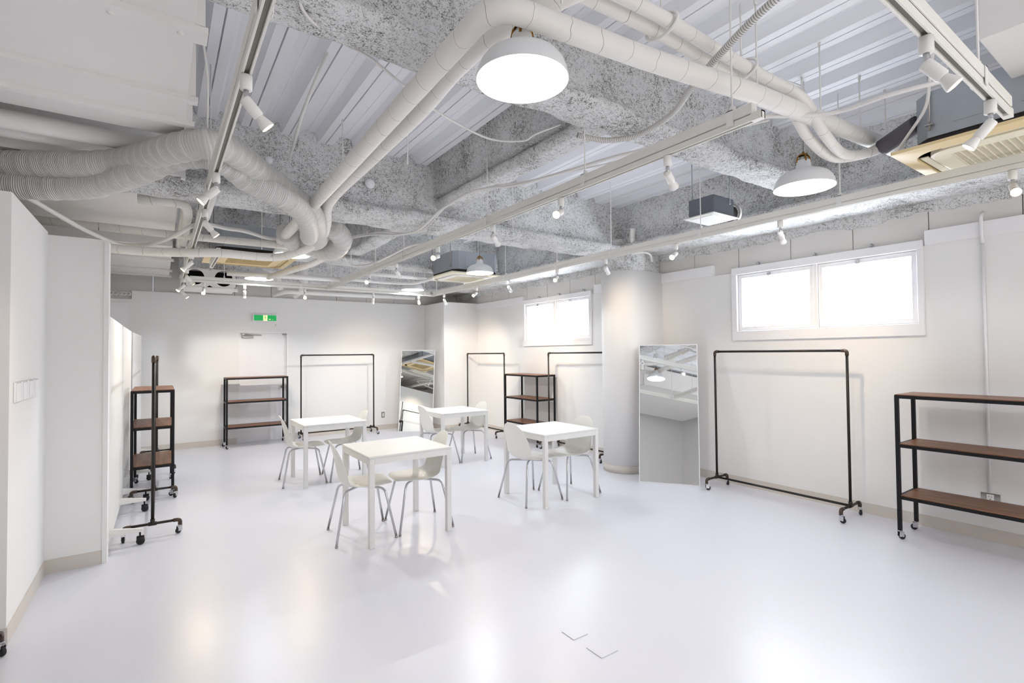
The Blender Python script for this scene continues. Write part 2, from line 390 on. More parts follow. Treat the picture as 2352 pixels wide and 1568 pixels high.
# exit door
r = bpy.data.objects.new('door_1', None); C.objects.link(r); r.location = (1.16, YF, 0); r['kind'] = 'structure'; r['label'] = 'white exit door with a closer in the far wall'; r['category'] = 'door'
mb = MB().box(0, .82, .045, .085, .005, 1.975); mb.build('leaf', FRAME, r)
MB().box(0, .02, -.004, .10, 0, 2.01).box(.80, .82, -.004, .10, 0, 2.01).box(.02, .80, -.004, .10, 1.975, 2.01).build('door_frame', FRAME, r)
cl = MB().bev(.05, .235, .0, .044, 1.885, 1.92, .006).build('door_closer', STEEL, r)
MB().bev(.055, .115, -.005, .03, 1.93, 1.972, .003).tube([(.09,-.004,1.945),(.22,.0,1.944),(.37,.01,1.94)], .008, 8).tube([(.10,.002,1.955),(.22,.0,1.944)], .007, 8).build('closer_arm', STEEL, cl)
MB().bev(.73, .80, -.002, .03, 1.952, 1.97, .003).build('door_latch', SLOT, r)
k = MB().lathe([(.0,-.045),(.016,-.045),(.028,-.035),(.030,-.02),(.022,-.008),(.012,-.004),(.012,.04),(.03,.042),(.03,.045)], 20, (.735,.0,.98), 'y').build('door_knob', STEEL, r)

# ---------------------------------------------------------------- sprayed beams
def sprayed(name, label, p0, p1, web, flange, z_under, z_rim, top_w=None, seg=.045, amp=.020, z_top=DZ+.09, kind='structure'):
    """I-beam hidden under sprayed rock wool: cross-section swept from p0 to p1 and roughened"""
    p0, p1 = Vector(p0), Vector(p1); d = (p1-p0).normalized(); side = Vector((d.y,-d.x,0)); L = (p1-p0).length; n = max(2, int(L/seg))
    tw = top_w or web+.03
    half = [(tw, z_top), (web+.01, DZ-.05)]
    nz_ = 6
    for k in range(1, nz_): half.append((web, DZ-.05+(z_rim+.05-(DZ-.05))*k/nz_))
    half += [(web+.03, z_rim+.03), (flange-.05, z_rim+.012), (flange-.012, z_rim-.005), (flange, (z_rim+z_under)/2), (flange-.02, z_under+.008), (flange*.66, z_under), (flange*.33, z_under)]
    sec = [(-a, z) for a, z in half] + [(0, z_under)] + [(a, z) for a, z in half[::-1]]
    rows = []
    for i in range(n+1):
        q = p0 + d*(L*i/n); row = []
        for j, (a, z) in enumerate(sec):
            v = q + side*a; v = Vector((v.x, v.y, z))
            e = noise.noise(v*3.1)*1.1 + noise.noise(v*8.0)*.8 + noise.noise(v*21.0)*.45
            m_ = j/(len(sec)-1); out = Vector((side.x*(1 if a > 0 else -1), side.y*(1 if a > 0 else -1), 0)) if abs(a) > flange*.6 or z > z_rim else Vector((0,0,-1))
            if z >= DZ-.06: e = e*2.0 + .3
            v += out*amp*e + Vector((0,0,-1))*amp*.5*noise.noise(v*6+Vector((9,3,1)))*(0 if z > DZ else 1)
            row.append(v)
        rows.append(row)
    mb = MB(); mb.grid(rows); o = mb.build(name, SPRAY); o['kind'] = kind; o['label'] = label; o['category'] = 'beam'
    return o
sprayed('trim_5', 'sprayed rock wool beam nearest the camera', (-3, 2.25, 0), (5.1, 2.25, 0), .045, .15, 3.015, 3.075)
sprayed('trim_6', 'deep sprayed rock wool beam over the tables', (-3, 4.70, 0), (5.1, 4.70, 0), .09, .235, 2.83, 2.93, seg=.05, amp=.024)
sprayed('trim_7', 'sprayed beam beyond the ceiling air conditioners', (.25, 7.6, 0), (5.1, 7.6, 0), .08, .2, 2.92, 2.99, seg=.06)
sprayed('trim_8', 'sprayed beam along the far wall', (.25, 9.85, 0), (5.1, 9.85, 0), .09, .2, 2.86, 2.94, seg=.07)
sprayed('trim_9', 'short sprayed joist between the two nearest beams', (2.375, 2.33, 0), (2.375, 4.62, 0), .088, .105, 3.03, 3.12, seg=.045, amp=.016)
sprayed('trim_10', 'short sprayed joist past the second beam', (2.345, 4.86, 0), (2.345, 7.5, 0), .05, .125, 3.03, 3.09, seg=.06, amp=.016)
sprayed('trim_11', 'sprayed beam along the top of the right wall', (5.25, -2, 0), (5.25, YF, 0),   .31, .42, 2.865, 2.94, seg=.05, amp=.022)
# overspray on the wall panels under that beam
mb = MB(); rows = []
for i in range(240):
    y_ = -2 + 12.2*i/239; zb = 2.775 + .045*noise.noise(Vector((y_*2.2,0,3))) + .03*noise.noise(Vector((y_*9,4,3))) + .02*noise.noise(Vector((y_*31,4,3)))
    rows.append([(XR+.035, y_, zb), (XR+.012, y_, zb+.01), (XR+.004+.01*noise.noise(Vector((y_*12,1,0))), y_, (zb+2.92)/2), (XR-.03, y_, 2.92)])
mb.grid(rows); o = mb.build('trim_12', SPRAY); o['kind'] = 'structure'; o['label'] = 'rough sprayed strip above the right windows'; o['category'] = 'coating'
# sprayed column head above the casing
mb = MB(); rows = []
for i in range(16):
    z_ = 2.60 + .42*i/15; row = []
    for k in range(40):
        t = 2*PI*k/40; f_ = cr - .02 + .10*max(0,(z_-2.72)/.3)**1.5
        v = Vector((cc[0] + .03 + f_*math.cos(t), cc[1] + f_*math.sin(t), z_)); e = noise.noise(v*5)*.03 + noise.noise(v*15)*.015
        v += Vector((math.cos(t), math.sin(t), 0))*e; row.append(v)
    rows.append(row)
mb.grid(rows, closed=True)
mb.box(5.2, XR+.02, 4.5, 4.95, 2.6, 3.0)
o = mb.build('trim_13', SPRAY); o['kind'] = 'structure'; o['label'] = 'sprayed head of the round column'; o['category'] = 'coating'

# ---------------------------------------------------------------- furniture makers
def caster_parts(root, x, y, zt=.075, turn=0, name='caster'):
    """caster at (x,y): wheel on the floor, fork up to zt"""
    M = Matrix.Translation((x, y, 0)) @ Matrix.Rotation(turn, 4, 'Z')
    fk = MB(M); fk.bev(-.017, .017, -.014, .014, zt-.012, zt, .003)
    fk.box(-.012, .026, -.0135, -.0115, .022, zt-.012).box(-.012, .026, .0115, .0135, .022, zt-.012).cyl((.016,-.016,.025), (.016,.016,.025), .005, 8)
    f = fk.build(name, CHROME, root)
    MB(M).lathe([(.006,-.0095),(.022,-.0095),(.025,-.006),(.025,.006),(.022,.0095),(.006,.0095)], 20, (.016,0,.025), 'y').build('wheel', RUBBER, f)
    return f
def make_rack(label):
    """garment rack of iron pipe: bar along local Y, length 1.375, origin under its middle"""
    r = thing('clothes_rack', label, 'clothes rack', group='pipe clothes racks on casters')
    L, zt, zj, pr = 1.375, 1.575, .118, .0125; h = L/2
    for s in (-1, 1): MB().cyl((0,s*h,zj+.01), (0,s*h,zt-.045), pr, 12).build('post', BRONZE, r)
    MB().cyl((0,-h+.045,zt-pr), (0,h-.045,zt-pr), pr, 12).build('top_bar', BRONZE, r)
    MB().cyl((0,-h,zj), (0,h,zj), pr*.95, 12).build('base_bar', BRONZE, r)
    for s in (-1, 1):
        MB().tube(bend([(0,s*(h-.05),zt-pr), (0,s*h,zt-pr), (0,s*h,zt-.06)], .035), .0165, 12).build('corner_elbow', ELBOW, r)
        ft = MB().cyl((-.155,s*h,zj), (.155,s*h,zj), pr*.95, 12)
        ft.lathe([(.0175,-.03),(.0175,.03)], 12, (0,s*h,zj), 'x', close=True).cyl((0,s*h,zj), (0,s*h,zj+.04), .0175, 12)
        f = ft.build('foot', BRONZE, r)
        for t in (-1, 1):
            MB().tube(bend([(t*.15,s*h,zj), (t*.20,s*h,zj), (t*.20,s*h,.07)], .04), .0165, 12).build('foot_elbow', ELBOW, f)
            caster_parts(r, t*.20, s*h, turn=random.uniform(-PI, PI))
    return r
def make_shelf(label):
    """iron frame shelf on casters: .40 along X, .97 along Y, 1.19 high"""
    r = thing('shelf_rack', label, 'shelf', group='wood and iron shelves on casters')
    wx, wy, zt, t = .20, .485, 1.19, .028
    for sx in (-1, 1):
        for sy in (-1, 1):
            MB().bev(sx*wx-(t if sx>0 else 0), sx*wx+(0 if sx>0 else t), sy*wy-(t if sy>0 else 0), sy*wy+(0 if sy>0 else t), .075, zt, .002).build('post', BLACKM, r)
            caster_parts(r, sx*(wx-.014), sy*(wy-.014), turn=random.uniform(-PI, PI))
    for z in (zt, .786, .36):
        mb = MB()
        for sx in (-1, 1): mb.box(min(sx*wx, sx*(wx-t*.9)), max(sx*wx, sx*(wx-t*.9)), -wy+t, wy-t, z-t, z-.001)
        for sy in (-1, 1): mb.box(-wx+t, wx-t, min(sy*wy, sy*(wy-t*.9)), max(sy*wy, sy*(wy-t*.9)), z-t, z-.001)
        mb.build('rail', BLACKM, r)
        MB().bev(-wx+.004, wx-.004, -wy+.004 if z == zt else -wy+t, wy-.004 if z == zt else wy-t, z-.012, z+.006, .002).build('shelf_board', WOOD, r)
    return r
def make_table(label):
    r = thing('square_table', label, 'table', group='white square tables'); s = .375; L = .045
    MB().bev(-s, s, -s, s, .722, .74, .004).build('tabletop', TABLEW, r)
    mb = MB(); q = s-.003
    for a in (-1, 1):
        mb.box(-q+L, q-L, min(a*q, a*(q-.018)), max(a*q, a*(q-.018)), .672, .7215).box(min(a*q, a*(q-.018)), max(a*q, a*(q-.018)), -q+L, q-L, .672, .7215)
    mb.build('apron', TABLEW, r)
    for a in (-1, 1):
        for b_ in (-1, 1): MB().bev(min(a*q, a*(q-L)), max(a*q, a*(q-L)), min(b_*q, b_*(q-L)), max(b_*q, b_*(q-L)), 0, .7215, .003).build('leg', TABLEW, r)
    return r
def make_chair(label):
    """white shell chair on crossed chrome tubes; faces +X, origin between the feet"""
    r = thing('shell_chair', label, 'chair', group='white shell chairs at the tables')
    P = [(.250,.442,.095,.0,.0),(.243,.452,.150,.0,.0),(.215,.458,.190,.0,.003),(.15,.452,.213,0,.008),(.06,.443,.222,0,.014),(-.03,.437,.222,.002,.022),(-.10,.438,.215,.008,.036),(-.150,.450,.208,.022,.044),(-.178,.482,.206,.040,.036),(-.192,.53,.208,.050,.02),(-.203,.59,.206,.050,.008),(-.214,.65,.198,.042,0),(-.226,.71,.182,.032,0),(-.240,.765,.158,.022,0),(-.253,.805,.125,.012,0),(-.262,.826,.080,.004,0),(-.266,.833,.030,0,0)]
    rows = []; n = 8
    for x_, z_, w_, fx, fz in P:
        rows.append([(x_ + fx*abs(k/n)**2.2, w_*k/n, z_ + fz*abs(k/n)**2.2) for k in range(-n, n+1)])
    o = MB(); o.grid(rows); sh = o.build('seat_shell', PLASTW, r)
    m = sh.modifiers.new('thick', 'SOLIDIFY'); m.thickness = .007; m.offset = -1
    m = sh.modifiers.new('sub', 'SUBSURF'); m.levels = 1; m.render_levels = 2
    for s in (-1, 1):
        a = Vector((-.245, -.245*s, .0)); b_ = Vector((.245, .245*s, 0)); ta = Vector((-.165, -.165*s, .418)); tb = Vector((.165, .165*s, .418))
        dz = Vector((0,0,.004*s))
        MB().tube(bend([a+Vector((0,0,.012)), ta+dz, tb+dz, b_+Vector((0,0,.012))], .05, 7), .0105, 12).build('leg_tube', CHROME, r)
        for p, q in ((a, ta), (b_, tb)): MB().cyl(p, p+(q-p)*.035, .0125, 10).build('foot_cap', STEEL, r)
    MB().bev(-.06, .06, -.06, .06, .424, .438, .004).build('seat_mount', STEEL, r)
    return r
def make_partition(label, L=1.5):
    r = thing('rolling_partition', label, 'partition', group='white rolling partitions on the left')
    MB().bev(-.016, .016, 0, L, .06, 1.895, .003).build('panel', METAL_W, r)
    MB().box(-.019, .019, 0, .012, .06, 1.897).box(-.019, .019, L-.012, L, .06, 1.897).build('edge_strip', FRAME, r)
    for y_ in (.16, L-.25):
        mb = MB(); n = []
        for s in (-1, 1):
            a = [mb.v(p) for p in ((s*.0,y_-.02,.10),(s*.0,y_+.02,.10),(s*.0,y_+.02,.165),(s*.0,y_-.02,.165))]
            b_ = [mb.v(p) for p in ((s*.23,y_-.014,.105),(s*.23,y_+.014,.105),(s*.23,y_+.014,.13),(s*.23,y_-.014,.13))]
            for k in range(4): mb.f([a[k], a[(k+1)%4], b_[(k+1)%4], b_[k]])
            mb.f(b_)
        f = mb.build('foot', METAL_W, r)
        for s in (-1, 1):
            cm = MB().cyl((s*.215,y_,.07), (s*.215,y_,.108), .007, 8)
            for e in (-1, 1): cm.lathe([(.004,-.009),(.026,-.009),(.03,-.005),(.03,.005),(.026,.009),(.004,.009)], 18, (s*.215+.004, y_+e*.013, .031), 'y')
            cm.bev(s*.215-.024, s*.215+.03, y_-.006, y_+.006, .035, .072, .004)
            cm.build('caster', RUBBER, f)
    return r

# ---------------------------------------------------------------- furniture placement
R_RIGHT = 'pipe clothes racks on casters'
rk = make_rack('black pipe clothes rack under the wide window at the right wall'); rk.location = (5.285, 2.785, 0)
place(rk, (5.31, 5.88, 0), 0, 'black pipe clothes rack half hidden by the round column')
place(rk, (5.28, 8.53, 0), 0, 'black pipe clothes rack in front of the corner pillar by the far mirror')
place(rk, (2.835, 9.93, 0), PI/2, 'black pipe clothes rack along the far wall beside the exit door')
place(rk, (-.045, 6.11, 0), 0, 'dark pipe clothes rack seen end-on beside the rolling partitions')
place(rk, (-.03, 8.86, 0), 0, 'pipe clothes rack behind the narrow shelf at the partitions')
place(rk, (-1.372, 3.57, 0), PI/2, 'clothes rack at the left edge of the picture, only a caster showing')
sh = make_shelf('long view of a wood and iron shelf at the right wall by the power outlet'); sh.location = (5.225, 1.165, 0)
place(sh, (5.33, 7.14, 0), 0, 'wood and iron shelf between two clothes racks beyond the column')
place(sh, (1.395, 9.88, 0), PI/2, 'wood and iron shelf in front of the exit door')
place(sh, (-.06, 7.37, 0), 0, 'narrow end of a wood and iron shelf beside the rolling partitions')
tb = make_table('white square table nearest the camera'); tb.location = (1.765, 4.40, 0)
place(tb, (1.765, 6.655, 0), 0, 'white square table in front of the clothes rack on the far wall')
place(tb, (3.55, 4.375, 0), 0, 'white square table nearest the round column')
place(tb, (3.565, 6.655, 0), 0, 'white square table near the far leaning mirror')
D = math.radians
ch = make_chair('white shell chair on the left side of the nearest table'); ch.location = (1.458, 4.431, 0); ch.rotation_euler = (0,0,D(-7.4))
place(ch, (1.976, 4.38, 0), D(173.5), 'white shell chair on the right side of the nearest table')
place(ch, (1.463, 6.679, 0), D(-5.3), 'white shell chair with its back to the shelf by the exit door')
place(ch, (1.99, 6.655, 0), D(177), 'white shell chair facing left at the table before the far wall rack')
place(ch, (3.285, 4.401, 0), D(1.5), 'white shell chair seen from behind at the table by the column')
place(ch, (3.793, 4.346, 0), D(180), 'white shell chair between its table and the round column')
place(ch, (3.30, 6.66, 0), D(-2), 'white shell chair in front of the far leaning mirror')
place(ch, (3.815, 6.64, 0), D(178), 'white shell chair backing on to the shelf beyond the column')
pt = make_partition('nearest white rolling partition, behind the edge post'); pt.location = (-.345, 5.13, 0); pt.rotation_euler = (0,0,D(-.4))
place(pt, (-.335, 6.68, 0), D(-.6), 'middle white rolling partition behind the end-on clothes rack')
place(pt, (-.315, 8.36, 0), D(-2.2), 'farthest white rolling partition, by the far wall')

def mirror(name, bl, br, lean, H, label):
    bl, br = Vector(bl+(0,)), Vector(br+(0,)); u = (br-bl); W = u.length; u.normalize()
    n = Vector((u.y,-u.x,0));  n = n if n.dot(-bl) > 0 else -n
    r = thing(name, label, 'mirror', tuple(bl)); up = Vector((0,0,H)) - n*lean; L = up.length; up.normalize(); nn = u.cross(up)
    if nn.dot(n) < 0: nn = -nn
    M = Matrix(((u.x,up.x,nn.x,0),(u.y,up.y,nn.y,0),(u.z,up.z,nn.z,0),(0,0,0,1)))
    MB(M).box(.008, W-.008, .008, L-.008, -.012, .0035).build('mirror_glass', MIRROR, r)
    mb = MB(M); t = .009
    mb.box(0, W, 0, t, -.02, .006).box(0, W, L-t, L, -.02, .006).box(0, t, t, L-t, -.02, .006).box(W-t, W, t, L-t, -.02, .006).box(.01, W-.01, .01, L-.01, -.02, -.014)
    mb.build('mirror_frame', FRAME, r); return r
mirror('standing_mirror', (4.755, 4.171), (5.164, 3.612), .30, 1.654, 'tall frameless mirror leaning on the round column beside the right clothes rack')
mirror('standing_mirror', (3.965, 9.749), (4.515, 9.314), .282, 1.645, 'tall mirror leaning in the far corner beside the boxed pillar')

# ---------------------------------------------------------------- wall things
r = thing('exit_sign', 'green emergency exit sign over the far door', 'sign', (1.378, YF, 2.187))
MB().bev(0, .412, -.045, 0, 0, .135, .005).build('housing', METAL_W, r)
MB().box(.018, .394, -.047, -.0445, .016, .119).build('sign_panel', GREEN, r)
MB().box(.172, .242, -.049, -.0468, .016, .115).build('doorway_pictogram', SIGNY, r)
fig = MB(); y_ = -.0505
def bar2(a, b_, w_):
    a, b_ = Vector(a), Vector(b_); t = (b_-a).normalized(); q = Vector((-t.y, t.x))*w_/2
    vs = [fig.v((p.x, y_, p.y)) for p in (a+q, b_+q, b_-q, a-q)]; fig.f(vs)
fig.lathe([(0,-.0506),(.0065,-.0506)], 12, (.196,0,.105), 'y')
for a, b_, w_ in (((.199,.093),(.210,.066),.012), ((.200,.090),(.186,.082),.005), ((.186,.082),(.182,.072),.005), ((.203,.088),(.222,.080),.005), ((.222,.080),(.228,.088),.005), ((.208,.068),(.226,.052),.007), ((.226,.052),(.240,.046),.006), ((.208,.068),(.198,.045),.007), ((.198,.045),(.186,.028),.006), ((.212,.04),(.24,.018),.003)): bar2(a, b_, w_)
fig.build('running_figure', GREEN, r)
ar = MB(); y_ = -.0485
for a, b_, c_, d_ in ((.262,.044,.300,.050),(.270,.036,.294,.040),(.330,.033,.335,.044)): ar.box(a, c_, -.0495, -.0468, b_, d_)
ar.build('small_marks', SIGNY, r)
o = MB().lathe([(.014,0),(.014,-.01),(.006,-.03),(0,-.032)], 14, (1.772, YF, 2.13), 'y').build('wall_sensor', CREAM); tag(o, 'tiny round sensor under the exit sign', 'sensor')
def outlet(loc, face, label, hor=False):
    r = thing('power_outlet', label, 'outlet', loc, 0 if face == 'y' else PI/2)
    w_, h_ = (.12, .07) if hor else (.07, .12)
    MB().bev(-w_/2, w_/2, -.006, 0, -h_/2, h_/2, .002).build('cover_plate', STEEL, r)
    s = MB().bev(-.018, .018, -.014, -.006, -.036, .036, .003).build('socket', METAL_W, r)
    MB().box(-.009, -.006, -.0146, -.0139, .008, .022).box(.006, .009, -.0146, -.0139, .008, .022).box(-.009, -.006, -.0146, -.0139, -.022, -.008).box(.006, .009, -.0146, -.0139, -.022, -.008).build('slots', SLOT, s)
outlet((3.83, YF, .305), 'y', 'steel power outlet plate low on the far wall')
r = thing('power_outlet', 'steel power outlet low on the right wall behind the shelf', 'outlet', (XR, 1.185, .35), -PI/2, None)
MB().bev(-.06, .06, -.006, 0, -.036, .036, .002).build('cover_plate', STEEL, r)
s = MB().bev(-.022, .022, -.016, -.006, -.03, .03, .003).build('socket', METAL_W, r)
MB().box(-.010, -.006, -.0168, -.0159, .004, .016).box(.006, .010, -.0168, -.0159, .004, .016).box(-.004, .004, -.0168, -.0159, -.014, -.006).build('slots', SLOT, s)
o = MB().tube(bend([(XR+.028, 1.185, 2.70), (XR-.035, 1.185, 2.66), (XR-.033, 1.185, 2.50), (XR-.012, 1.185, 2.44)], .02), .011, 10).tube([(XR-.012,1.185,2.46),(XR-.011,1.185,.39)], .010, 10).build('wall_conduit', FRAME); tag(o, 'white cable conduit running down to the right wall outlet', 'conduit')
for i in range(4):
    r = thing('light_switch_plate', ['first white switch plate from the room corner post', 'second white switch plate', 'third white switch plate', 'white switch plate nearest the inner corner'][i], 'switch', (-.68, 4.02+.175*i, 1.37), 0, 'switch plates on the left wall')
    r['label'] = ['white switch plate nearest the picture edge, first of the four', 'white switch plate, second of the row of four', 'white switch plate, third of the row of four', 'white switch plate nearest the inner corner, last of the four'][i]
    MB().bev(0, .012, -.06, .06, -.06, .06, .004).build('cover_plate', FRAME, r)
    MB().bev(.012, .016, -.052, .052, -.054, .054, .003).build('rocker', FRAME, r)
for i, (x0, y0, s1, s2) in enumerate(((1.861, 2.109, .103, .1), (1.866, 1.902, .12, .115))):
    o = MB().bev(x0, x0+s1, y0, y0+s2, .0005, .004, .001).build('floor_box_cover', FLOOR); tag(o, ['small square floor cover farther from the camera', 'square floor cover nearest the camera'][i], 'floor cover', 'square covers in the floor')

# ---------------------------------------------------------------- pendants
def make_pendant(label):
    r = thing('pendant_lamp', label, 'lamp', group='white pendant lamps')
    pr_ = [(.190,0),(.1895,.006),(.184,.03),(.172,.062),(.152,.088),(.122,.106),(.088,.117),(.062,.126),(.050,.138),(.045,.155),(.042,.185),(.040,.19)]
    inner = [(a-.003, h-.003) for a, h in pr_[::-1] if h > .001] + [(.187,.0)]
    MB().lathe(pr_[:] + inner + [(.190,0)], 48).build('shade', SHADE, r)
    MB().lathe([(.030,.186),(.030,.205),(.022,.214),(.022,.228),(.008,.232),(.004,.24)], 20).build('socket', STEEL, r)
    mb = MB()
    for k in range(4):
        a = PI/4+k*PI/2; c_, s_ = math.cos(a), math.sin(a)
        mb.tube([(.044*c_,.044*s_,.178),(.036*c_,.036*s_,.215),(.026*c_,.026*s_,.226)], .0055, 6)
    mb.lathe([(.028,.222),(.028,.232),(.010,.238),(.008,.25),(.004,.252)], 16).build('brass_clips', BRASS, r)
    MB().cyl((0,0,.24), (0,0,.50), .0035, 8).build('cord', SLOT, r)
    MB().lathe([(.048,.50),(.052,.515),(.055,.55),(.055,.56),(.0,.56)], 24).lathe([(0,.50),(.048,.50)], 24).build('ceiling_rose', METAL_W, r)
    MB().cyl((0,0,.56), (0,0,.79), .006, 8).build('drop_rod', METAL_W, r)
    MB().lathe([(0,.086),(.02,.089),(.030,.10),(.031,.112),(.024,.128),(.016,.14),(.014,.17),(0,.17)], 20).build('bulb', BULB, r)
    return r
pd = make_pendant('white pendant lamp nearest the camera')
spots = [((1.21,1.645,2.68), 'white pendant lamp nearest the camera, in front of the thick pipes'), ((3.62,1.675,2.68), 'white pendant lamp beside the near air conditioner'), ((3.64,5.99,2.68), 'white pendant lamp in front of the middle air conditioner'),
         ((3.61,8.19,2.68), 'small looking white pendant lamp beyond the middle air conditioner'), ((1.18,8.12,2.68), 'white pendant lamp near the far wall left of the pipes'), ((1.2,6.02,2.68), 'white pendant lamp half hidden by the thick pipe elbow')]
for i, (p, lb) in enumerate(spots):
    o = pd if i == 0 else copy_tree(pd); o.location = p; o['label'] = lb
    L = bpy.data.lights.new('pendant_light', 'POINT'); L.energy = PENDANT_W*(.5 if p[1] < 3 else 1.15); L.shadow_soft_size = .018; L.color = (.93,.965,1)
    lo = bpy.data.objects.new('pendant_light', L); C.objects.link(lo); lo.location = (p[0], p[1], p[2]+.066)
r = thing('outlet_box', 'pale blue junction box above the lamp beside the near air conditioner', 'junction box', (3.62, 1.675, 3.20))
for o in []: pass
r.location = (3.70, 1.70, 3.19)
MB().prism([(.055*math.cos(PI/8+k*PI/4), .055*math.sin(PI/8+k*PI/4)) for k in range(8)], 0, .045).build('box_body', mat('pale_blue_steel', '#b9ccd0', .5), r)
MB().cyl((.0,.0,.045), (.0,.0,.26), .005, 8).build('drop_rod', METAL_W, r)

# ---------------------------------------------------------------- lighting track
ZR = 2.62
def make_rail(name, label, a, b_, raceway=True):
    a, b_ = Vector(a), Vector(b_); L = (b_-a).length; ang = math.atan2((b_-a).y, (b_-a).x)
    r = thing(name, label, 'lighting track', tuple(a), ang, 'suspended lighting tracks')
    mb = MB().bev(0, L, -.0175, -.009, 0, .034, .001).bev(0, L, .009, .0175, 0, .034, .001).box(0, L, -.0175, .0175, .03, .036).bev(0, .05, -.0176, .0176, -.001, .037, .001).bev(L-.05, L, -.0176, .0176, -.001, .037, .001)
    mb.build('track', RAILW, r); MB().box(.05, L-.05, -.008, .008, .012, .029).build('track_slot', SLOT, r)
    if raceway: MB().bev(.04, L-.04, -.021, .021, .037, .083, .002).build('raceway', RAILW, r)
    return r
railL = make_rail('lighting_track', 'long white lighting track on the left, over the rolling partitions', (.26, -1.2, ZR), (.26, 9.1, ZR))
railX = make_rail('lighting_track', 'white lighting track across the room before the far wall', (.30, 8.45, ZR), (4.10, 8.45, ZR))
railC = make_rail('lighting_track', 'white lighting track down the middle of the room', (2.23, 1.20, ZR), (2.23, 8.41, ZR))
railR = make_rail('lighting_track', 'white lighting track beside the windows', (4.12, -1.2, ZR), (4.12, 8.45, ZR))
railN = make_rail('lighting_track', 'white lighting track at the top right, crossing toward the near air conditioner', (.30, .575, ZR), (3.18, .575, ZR))
railS = make_rail('lighting_track', 'short white track beside the long left track', (.50, 6.05, ZR), (.50, 7.0, ZR))
def hangers(pts, axis, who):
    for n_, (x_, y_, top_) in enumerate(pts):
        r = thing('track_hanger', 'threaded rod hanger of the lighting tracks', 'hanger', (x_, y_, ZR+.03), 0 if axis == 'y' else PI/2, 'threaded rod hangers of ' + who)
        od = ['first', 'second', 'third', 'fourth', 'fifth', 'sixth', 'seventh', 'eighth'][n_]
        r['label'] = od + (' white hanger rod from the near end of ' if axis == 'y' else ' white hanger rod from the left end of ') + who
        MB().bev(-.025, .025, -.018, .018, .05, .056, .001).box(-.025, -.022, -.018, .018, -.02, .055).box(.022, .025, -.018, .018, -.02, .055).bev(-.008, .022, -.008, .008, .056, .085, .003).build('bracket', METAL_W, r)
        MB().cyl((0,0,.056), (0,0,top_-ZR-.03), .0045, 8).build('rod', METAL_W, r)
hangers([(4.12, y_, 3.47) for y_ in (.35, 1.654, 2.828, 3.964, 4.903, 6.063, 7.3, 8.3)], 'y', 'the track beside the windows')
hangers([(2.23, y_, 3.47) for y_ in (1.35, 2.365, 3.539, 5.30, 6.2, 7.2, 8.2)], 'y', 'the middle lighting track')
hangers([(.26, y_, 3.47) for y_ in (.6, 1.7, 3.75, 5.15, 6.6, 8.0)], 'y', 'the long left lighting track')
hangers([(x_, 8.45, 3.47) for x_ in (.767, 1.818, 3.095, 3.95)], 'x', 'the track before the far wall')
hangers([(1.0, .575, 3.47), (2.72, .575, 3.47)], 'x', 'the track at the top right')

def make_spot():
    r = thing('track_spotlight', 'white track spotlight', 'spotlight', group=None)
    MB().lathe([(.017,-.002),(.0215,-.004),(.0215,-.055),(.019,-.058),(0,-.058)], 20).build('adapter', METAL_W, r)
    MB().cyl((0,0,-.058), (0,0,-.098), .0095, 12).build('stem', CHROME, r)
    h = MB().lathe([(0,.012),(.019,.010),(.0215,.004),(.0215,-.062),(.0165,-.068)], 20).build('lamp_head', METAL_W, r); h.location = (0,0,-.098)
    bl = MB().lathe([(.014,-.060),(.016,-.072),(.0245,-.098),(.0262,-.108),(.0262,-.113),(.024,-.113)], 20).build('bulb_reflector', METAL_W, h)
    MB().lathe([(.0245,-.112),(.012,-.1145),(0,-.1155)], 20).build('bulb_lens', WARM, h)
    return r
sp0 = make_spot()
GN = {'L': 'the long left track', 'X': 'the track before the far wall', 'C': 'the middle track', 'R': 'the track beside the windows', 'N': 'the top right track'}
SPOTS = [('L',.26,2.1,(.65,0,-.72)),('L',.26,3.33,(-.65,0,-.70)),('L',.26,4.21,(.6,0,-.72)),('L',.26,6.1,(-.65,-.1,-.7)),('L',.26,7.2,(.6,.1,-.75)),('L',.26,8.1,(-.6,-.3,-.7)),('L',.26,8.9,(.6,-.1,-.75)),
('X',.511,8.45,(-.09,-.80,-.58)),('X',1.033,8.45,(.05,.70,-.70)),('X',1.883,8.45,(-.14,-.84,-.50)),('X',2.994,8.45,(.20,.74,-.62)),('X',3.84,8.45,(-.33,-.83,-.42)),
('C',2.23,1.726,(.86,.3,-.40)),('C',2.23,2.606,(-.78,-.49,-.39)),('C',2.23,3.46,(.76,.50,-.40)),('C',2.23,4.455,(-.75,-.57,-.33)),('C',2.23,5.523,(.69,.55,-.45)),('C',2.23,6.439,(-.57,-.77,-.28)),
('R',4.12,.736,(-.80,-.25,-.5)),('R',4.12,2.097,(.80,.20,-.55)),('R',4.12,3.109,(-.85,-.24,-.46)),('R',4.12,4.053,(.78,.42,-.46)),('R',4.12,4.899,(-.74,-.48,-.47)),('R',4.12,5.989,(.74,.45,-.50)),('R',4.12,6.894,(-.77,-.47,-.43)),('R',4.12,8.004,(.63,.46,-.63)),
('N',2.108,.575,(.25,-.55,-.75)),('N',2.879,.575,(-.18,.61,-.75))]
ORD = ['nearest', 'second', 'third', 'fourth', 'fifth', 'sixth', 'seventh', 'farthest']
cnt = {}
tot = {k_: sum(1 for s_ in SPOTS if s_[0] == k_) for k_ in GN}
